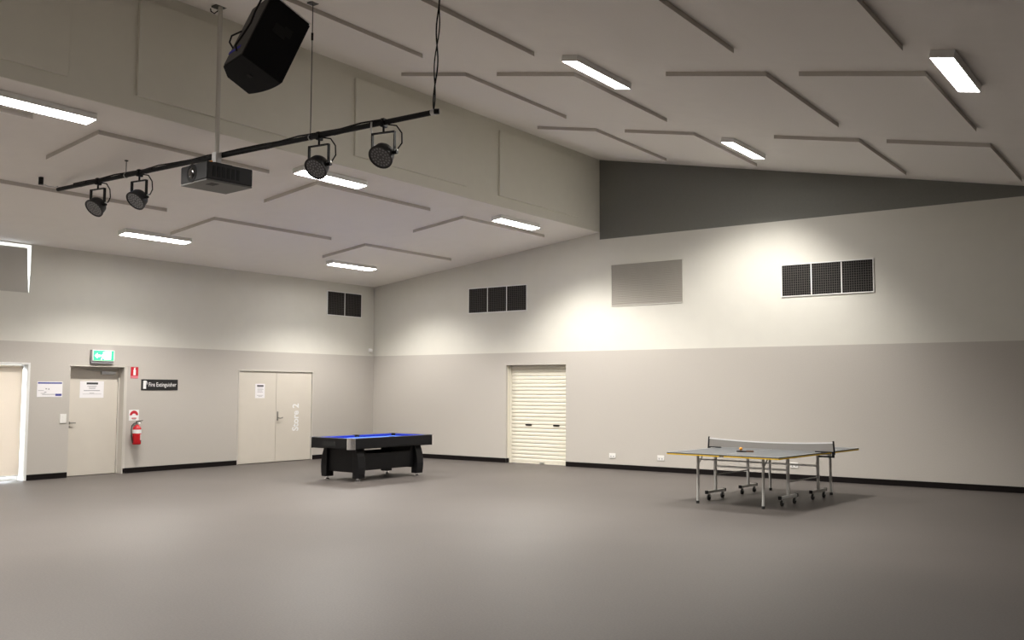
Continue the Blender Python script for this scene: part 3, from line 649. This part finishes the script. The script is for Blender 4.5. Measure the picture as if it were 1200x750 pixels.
MB().tube([(-.02, 0, hiz(7.37)-4.66), (-.10, -.02, hiz(7.37)-4.70), (-.16, -.03, hiz(7.37)-4.66), (-.17, -.03, hiz(7.37)-4.62)], .008, 6).build('safety_chain', M_black, pole, smooth=60)
MB().box((-.045, -.045, .0), (.045, .045, .14)).build('clamp', M_signw, pole, bevel=.008)
MB().box((-.07, -.06, -.005), (-.02, -.03, .03)).build('clamp_tab', M_orange, pole, bevel=.004)
# twisted cables at the free end
cb = empty('drop_cable', (PB.x-.01, PB.y, PB.z), 0, 'pair of loosely twisted black cables at the free end of the lighting bar', 'cable')
hz_ = hiz(PB.x)-PB.z
for ph in (0, 1):
    pts = []
    for i in range(25):
        t = i/24; amp = .024*math.sin(math.pi*t)**.5 if 0 < t < 1 else 0
        pts.append((-.012+.07*t+amp*math.cos(ph*math.pi+t*9), amp*.4*math.sin(ph*math.pi+t*9), .03+t*(hz_-.03)))
    MB().tube(pts, .0085 if ph else .007, 6).build('cable', M_black, cb, smooth=60)
# end sling bracket at the far end
sl = empty('end_sling', (3.78, -10.90, lowz(3.78)), 0, 'small black ceiling bracket with sling at the tied end of the lighting bar', 'bracket')
MB().cyl((-.02, -.02, -.11), (-.02, -.02, 0), .035, n=12).build('bracket', M_black, sl, smooth=40)
MB().tube([(-.02, -.02, -.09), (-.05, .10, -.11), (-.10, .24, -.095), (-.16, .32, -.06)], .008, 6).build('sling', M_steel, sl, smooth=60)

# LED par cans
def par_can(name):
    root = empty(name)
    c_ = MB(); c_.prism([(-.045, -.055), (.045, -.055), (.05, .0), (.03, .045), (-.03, .045), (-.05, 0)], lambda y, z: (-.022, y, z-.0), lambda y, z: (.022, y, z-.0)); c_.cyl((0, 0, -.05), (0, 0, -.115), .013, n=10)
    c_.build('clamp', M_black, root, bevel=.004)
    yk = MB(); yk.box((-.155, -.022, -.125), (.155, .022, -.112)); yk.box((-.155, -.022, -.36), (-.144, .022, -.112)); yk.box((.144, -.022, -.36), (.155, .022, -.112)); yk.build('yoke', M_blackm, root, bevel=.003)
    ax = Vector((0, -.72, -.69)).normalized(); cen = Vector((0, 0, -.36))
    bd = MB().lathe(cen-ax*.115, ax, [(.03, .060), (.045, .098), (.08, .122), (.13, .132), (.175, .138), (.18, .146), (.198, .146), (.198, .132), (.188, .130)], 28).build('body', M_dgrey, root, smooth=35)
    MB().lathe(cen-ax*.115, ax, [(.182, .129), (.190, .129)], 28).build('lens_plate', M_lensface, bd, smooth=30)
    u = Vector((1, 0, 0)); v = ax.cross(u).normalized(); le = MB()
    for rad, cnt in ((.036, 6), (.072, 12), (.107, 18)):
        for i in range(cnt):
            t = 2*math.pi*(i+.5*(rad > .07))/cnt; q = cen+ax*.075+(u*math.cos(t)+v*math.sin(t))*rad; le.cyl(q, q+ax*.004, .0125, .009, n=8)
    tag(le.build('led_lenses', M_lens, bd), kind='stuff')
    for s in (-1, 1): MB().cyl((s*.125, 0, -.36), (s*.185, 0, -.36), .022, n=12).build('tilt_knob', M_black, root, smooth=40)
    MB().cyl((.172, 0, -.335), (.190, 0, -.335), .012, n=8).build('bolt', M_steel, root)
    MB().tube([(.06, .0, -.03), (.16, .02, -.05), (.225, .03, -.14), (.215, .05, -.25), (.13, .08, -.31), (.06, .085, -.30)], .0085, 8).build('lead', M_black, root, smooth=60)
    return root
pc = par_can('stage_spotlight')
SP = [(4.62, 'black round spotlight nearest the tied end of the lighting bar', 0.12), (5.62, 'black round spotlight between the end spotlight and the projector', .12), (9.17, 'black round spotlight between the projector and the free end', .12), (10.20, 'black round spotlight at the free cable end of the lighting bar', .18)]
for i, (x, lb, rz) in enumerate(SP):
    o = pc if i == 0 else copy_tree(pc)
    o.location = on_pipe(x); o.rotation_euler = (0, 0, rz); tag(o, lb, 'spotlight', 'spotlights on the lighting bar')

MB().tube([on_pipe(10.05)-PA+Vector((0, -.036, .02)), on_pipe(10.05)-PA+Vector((-.005, -.04, -.06)), on_pipe(10.05)-PA+Vector((0, -.03, -.12))], .010, 6).build('white_strap', M_signw, bar, smooth=60)
# projector
pj = empty('projector', (7.233, -10.40, 4.332), -.079, 'large dark projector hung under the lighting bar on the pale pole', 'projector')
PWx, PLy, PHz = .31, .34, .249
MB().box((-PWx, -PLy, .02), (PWx, PLy, PHz)).build('casing', M_dgrey, pj, bevel=.018, seg=3)
MB().box((-PWx+.004, -PLy+.004, 0), (PWx-.004, PLy-.004, .022)).build('base_tray', mat('projector_base_grey', (.13, .13, .125), .5), pj, bevel=.006)
MB().lathe((-.04, -PLy+.01, .135), (0, -1, 0), [(0, .118), (.012, .118), (.014, .112), (.0125, .108), (.0125, .02)], 28).build('lens_ring', M_hole, pj, smooth=35)
MB().lathe((-.04, -PLy-.004, .135), (0, -1, 0), [(0, .075), (.01, .06), (.016, .035), (.018, .01)], 24).build('lens', M_glassk, pj, smooth=60)
for k in range(6): MB().box((PWx-.004, -.26+k*.07, .06), (PWx+.004, -.215+k*.07, .20)).build('side_vent', M_black, pj)
MB().box((.06, -.20, -.004), (.20, -.09, .004)).build('base_hatch', M_black, pj)
MB().box((-.10, -.17, PHz), (.20, .10, PHz+.03)).build('mount_plate', M_black, pj, bevel=.004)

# ------------------------------------------------------------------ hanging loudspeaker
ea, es, ew = Vector((.125, .382, .915)).normalized(), Vector((-.15, -.902, .406)), Vector((-.984, .174, .05))
es = (es-ea*es.dot(ea)).normalized(); ew = ew-ea*ew.dot(ea)-es*ew.dot(es); ew.normalize()
F1 = Vector((10.497, -12.119, 4.655))
spk = empty('loudspeaker', F1, 0, 'big black loudspeaker hung tilted from the high ceiling', 'loudspeaker')
P3 = lambda w_, s_, a_: ew*w_+es*s_+ea*a_
LA, LW_, LS = .72, .64, .45
fr_c = [(LW_*t, -.03*(1-(2*t-1)**2)) for t in [i/8 for i in range(9)]]            # curved front, w from 0 to LW
cs = fr_c + [(LW_-.03, .28), (LW_-.17, .405), (0, LS)]
MB().prism(cs, lambda w_, s_: P3(w_, s_, 0), lambda w_, s_: P3(w_, s_, LA)).build('cabinet', M_spk, spk, bevel=.008)
MB().prism([(x, y) for x, y in fr_c]+[(x, y-.012) for x, y in reversed(fr_c)], lambda w_, s_: P3(w_, s_, .02), lambda w_, s_: P3(w_, s_, LA-.02)).build('grille', M_spk, spk)
def side_box(name, s0, s1, a0, a1, d0, d1, m, bev=0.0):
    vs = [P3(w_, s_, a_) for w_, s_, a_ in ((d0, s0, a0), (d1, s0, a0), (d1, s1, a0), (d0, s1, a0), (d0, s0, a1), (d1, s0, a1), (d1, s1, a1), (d0, s1, a1))]
    return MB().add(vs, [(0, 3, 2, 1), (4, 5, 6, 7), (0, 1, 5, 4), (1, 2, 6, 5), (2, 3, 7, 6), (3, 0, 4, 7)]).build(name, m, spk, bevel=bev)
side_box('handle_recess', .16, .30, .40, .50, -.004, .002, M_hole); side_box('handle_recess', .11, .20, .44, .53, -.0035, .002, M_hole)
side_box('top_strip', -.01, LS, LA-.002, LA+.006, -.004, .02, M_signw)  # thin white strip along the top edge of the cabinet side
side_box('pole_socket', .18, .23, -.006, .002, .24, .30, M_hole)
MB().prism([(.015, LS+.0), (.45, LS-.042), (.45, LS-.034), (.015, LS+.008)], lambda w_, s_: P3(w_, s_, .02), lambda w_, s_: P3(w_, s_, LA-.02)).build('rear_panel', mat('speaker_rear_grey', (.055, .052, .048), .6), spk)
# cable and tape on the rear, hanging chain
MB().tube([P3(.20, LS+.0, .10), P3(.24, LS+.02, .16), P3(.22, LS+.012, .26), P3(.14, LS+.02, .40), P3(.18, LS+.02, .55), P3(.14, LS+.03, .76)], .010, 8).build('speaker_lead', M_black, spk, smooth=60)
MB().tube([P3(.42, LS-.04, .20), P3(.47, LS+.01, .26), P3(.47, LS+.02, .33), P3(.36, LS-.01, .38)], .009, 8).build('lead_loop', M_black, spk, smooth=60)
MB().prism([(.18, LS-.006), (.46, LS-.030), (.46, LS-.05), (.18, LS-.03)], lambda w_, s_: P3(w_, s_, .14), lambda w_, s_: P3(w_, s_, .17)).build('blue_tape', M_btape, spk)
top1, top2 = P3(.10, .40, LA), P3(.45, .12, LA)
for tp in (top1, top2):
    zc = hiz(F1.x+tp.x)-F1.z
    MB().cyl(tp, (tp.x, tp.y, zc), .007, n=8).build('hanging_wire', M_wire, spk, smooth=40)
    MB().tube([tp+Vector((.03*math.cos(R(a)), 0, .03*math.sin(R(a))+.02)) for a in range(0, 361, 30)], .007, 6).build('shackle', M_steel, spk, smooth=60)
    MB().box((tp.x-.05, tp.y-.05, zc-.015), (tp.x+.05, tp.y+.05, zc+.005)).build('ceiling_plate', M_wire, spk)
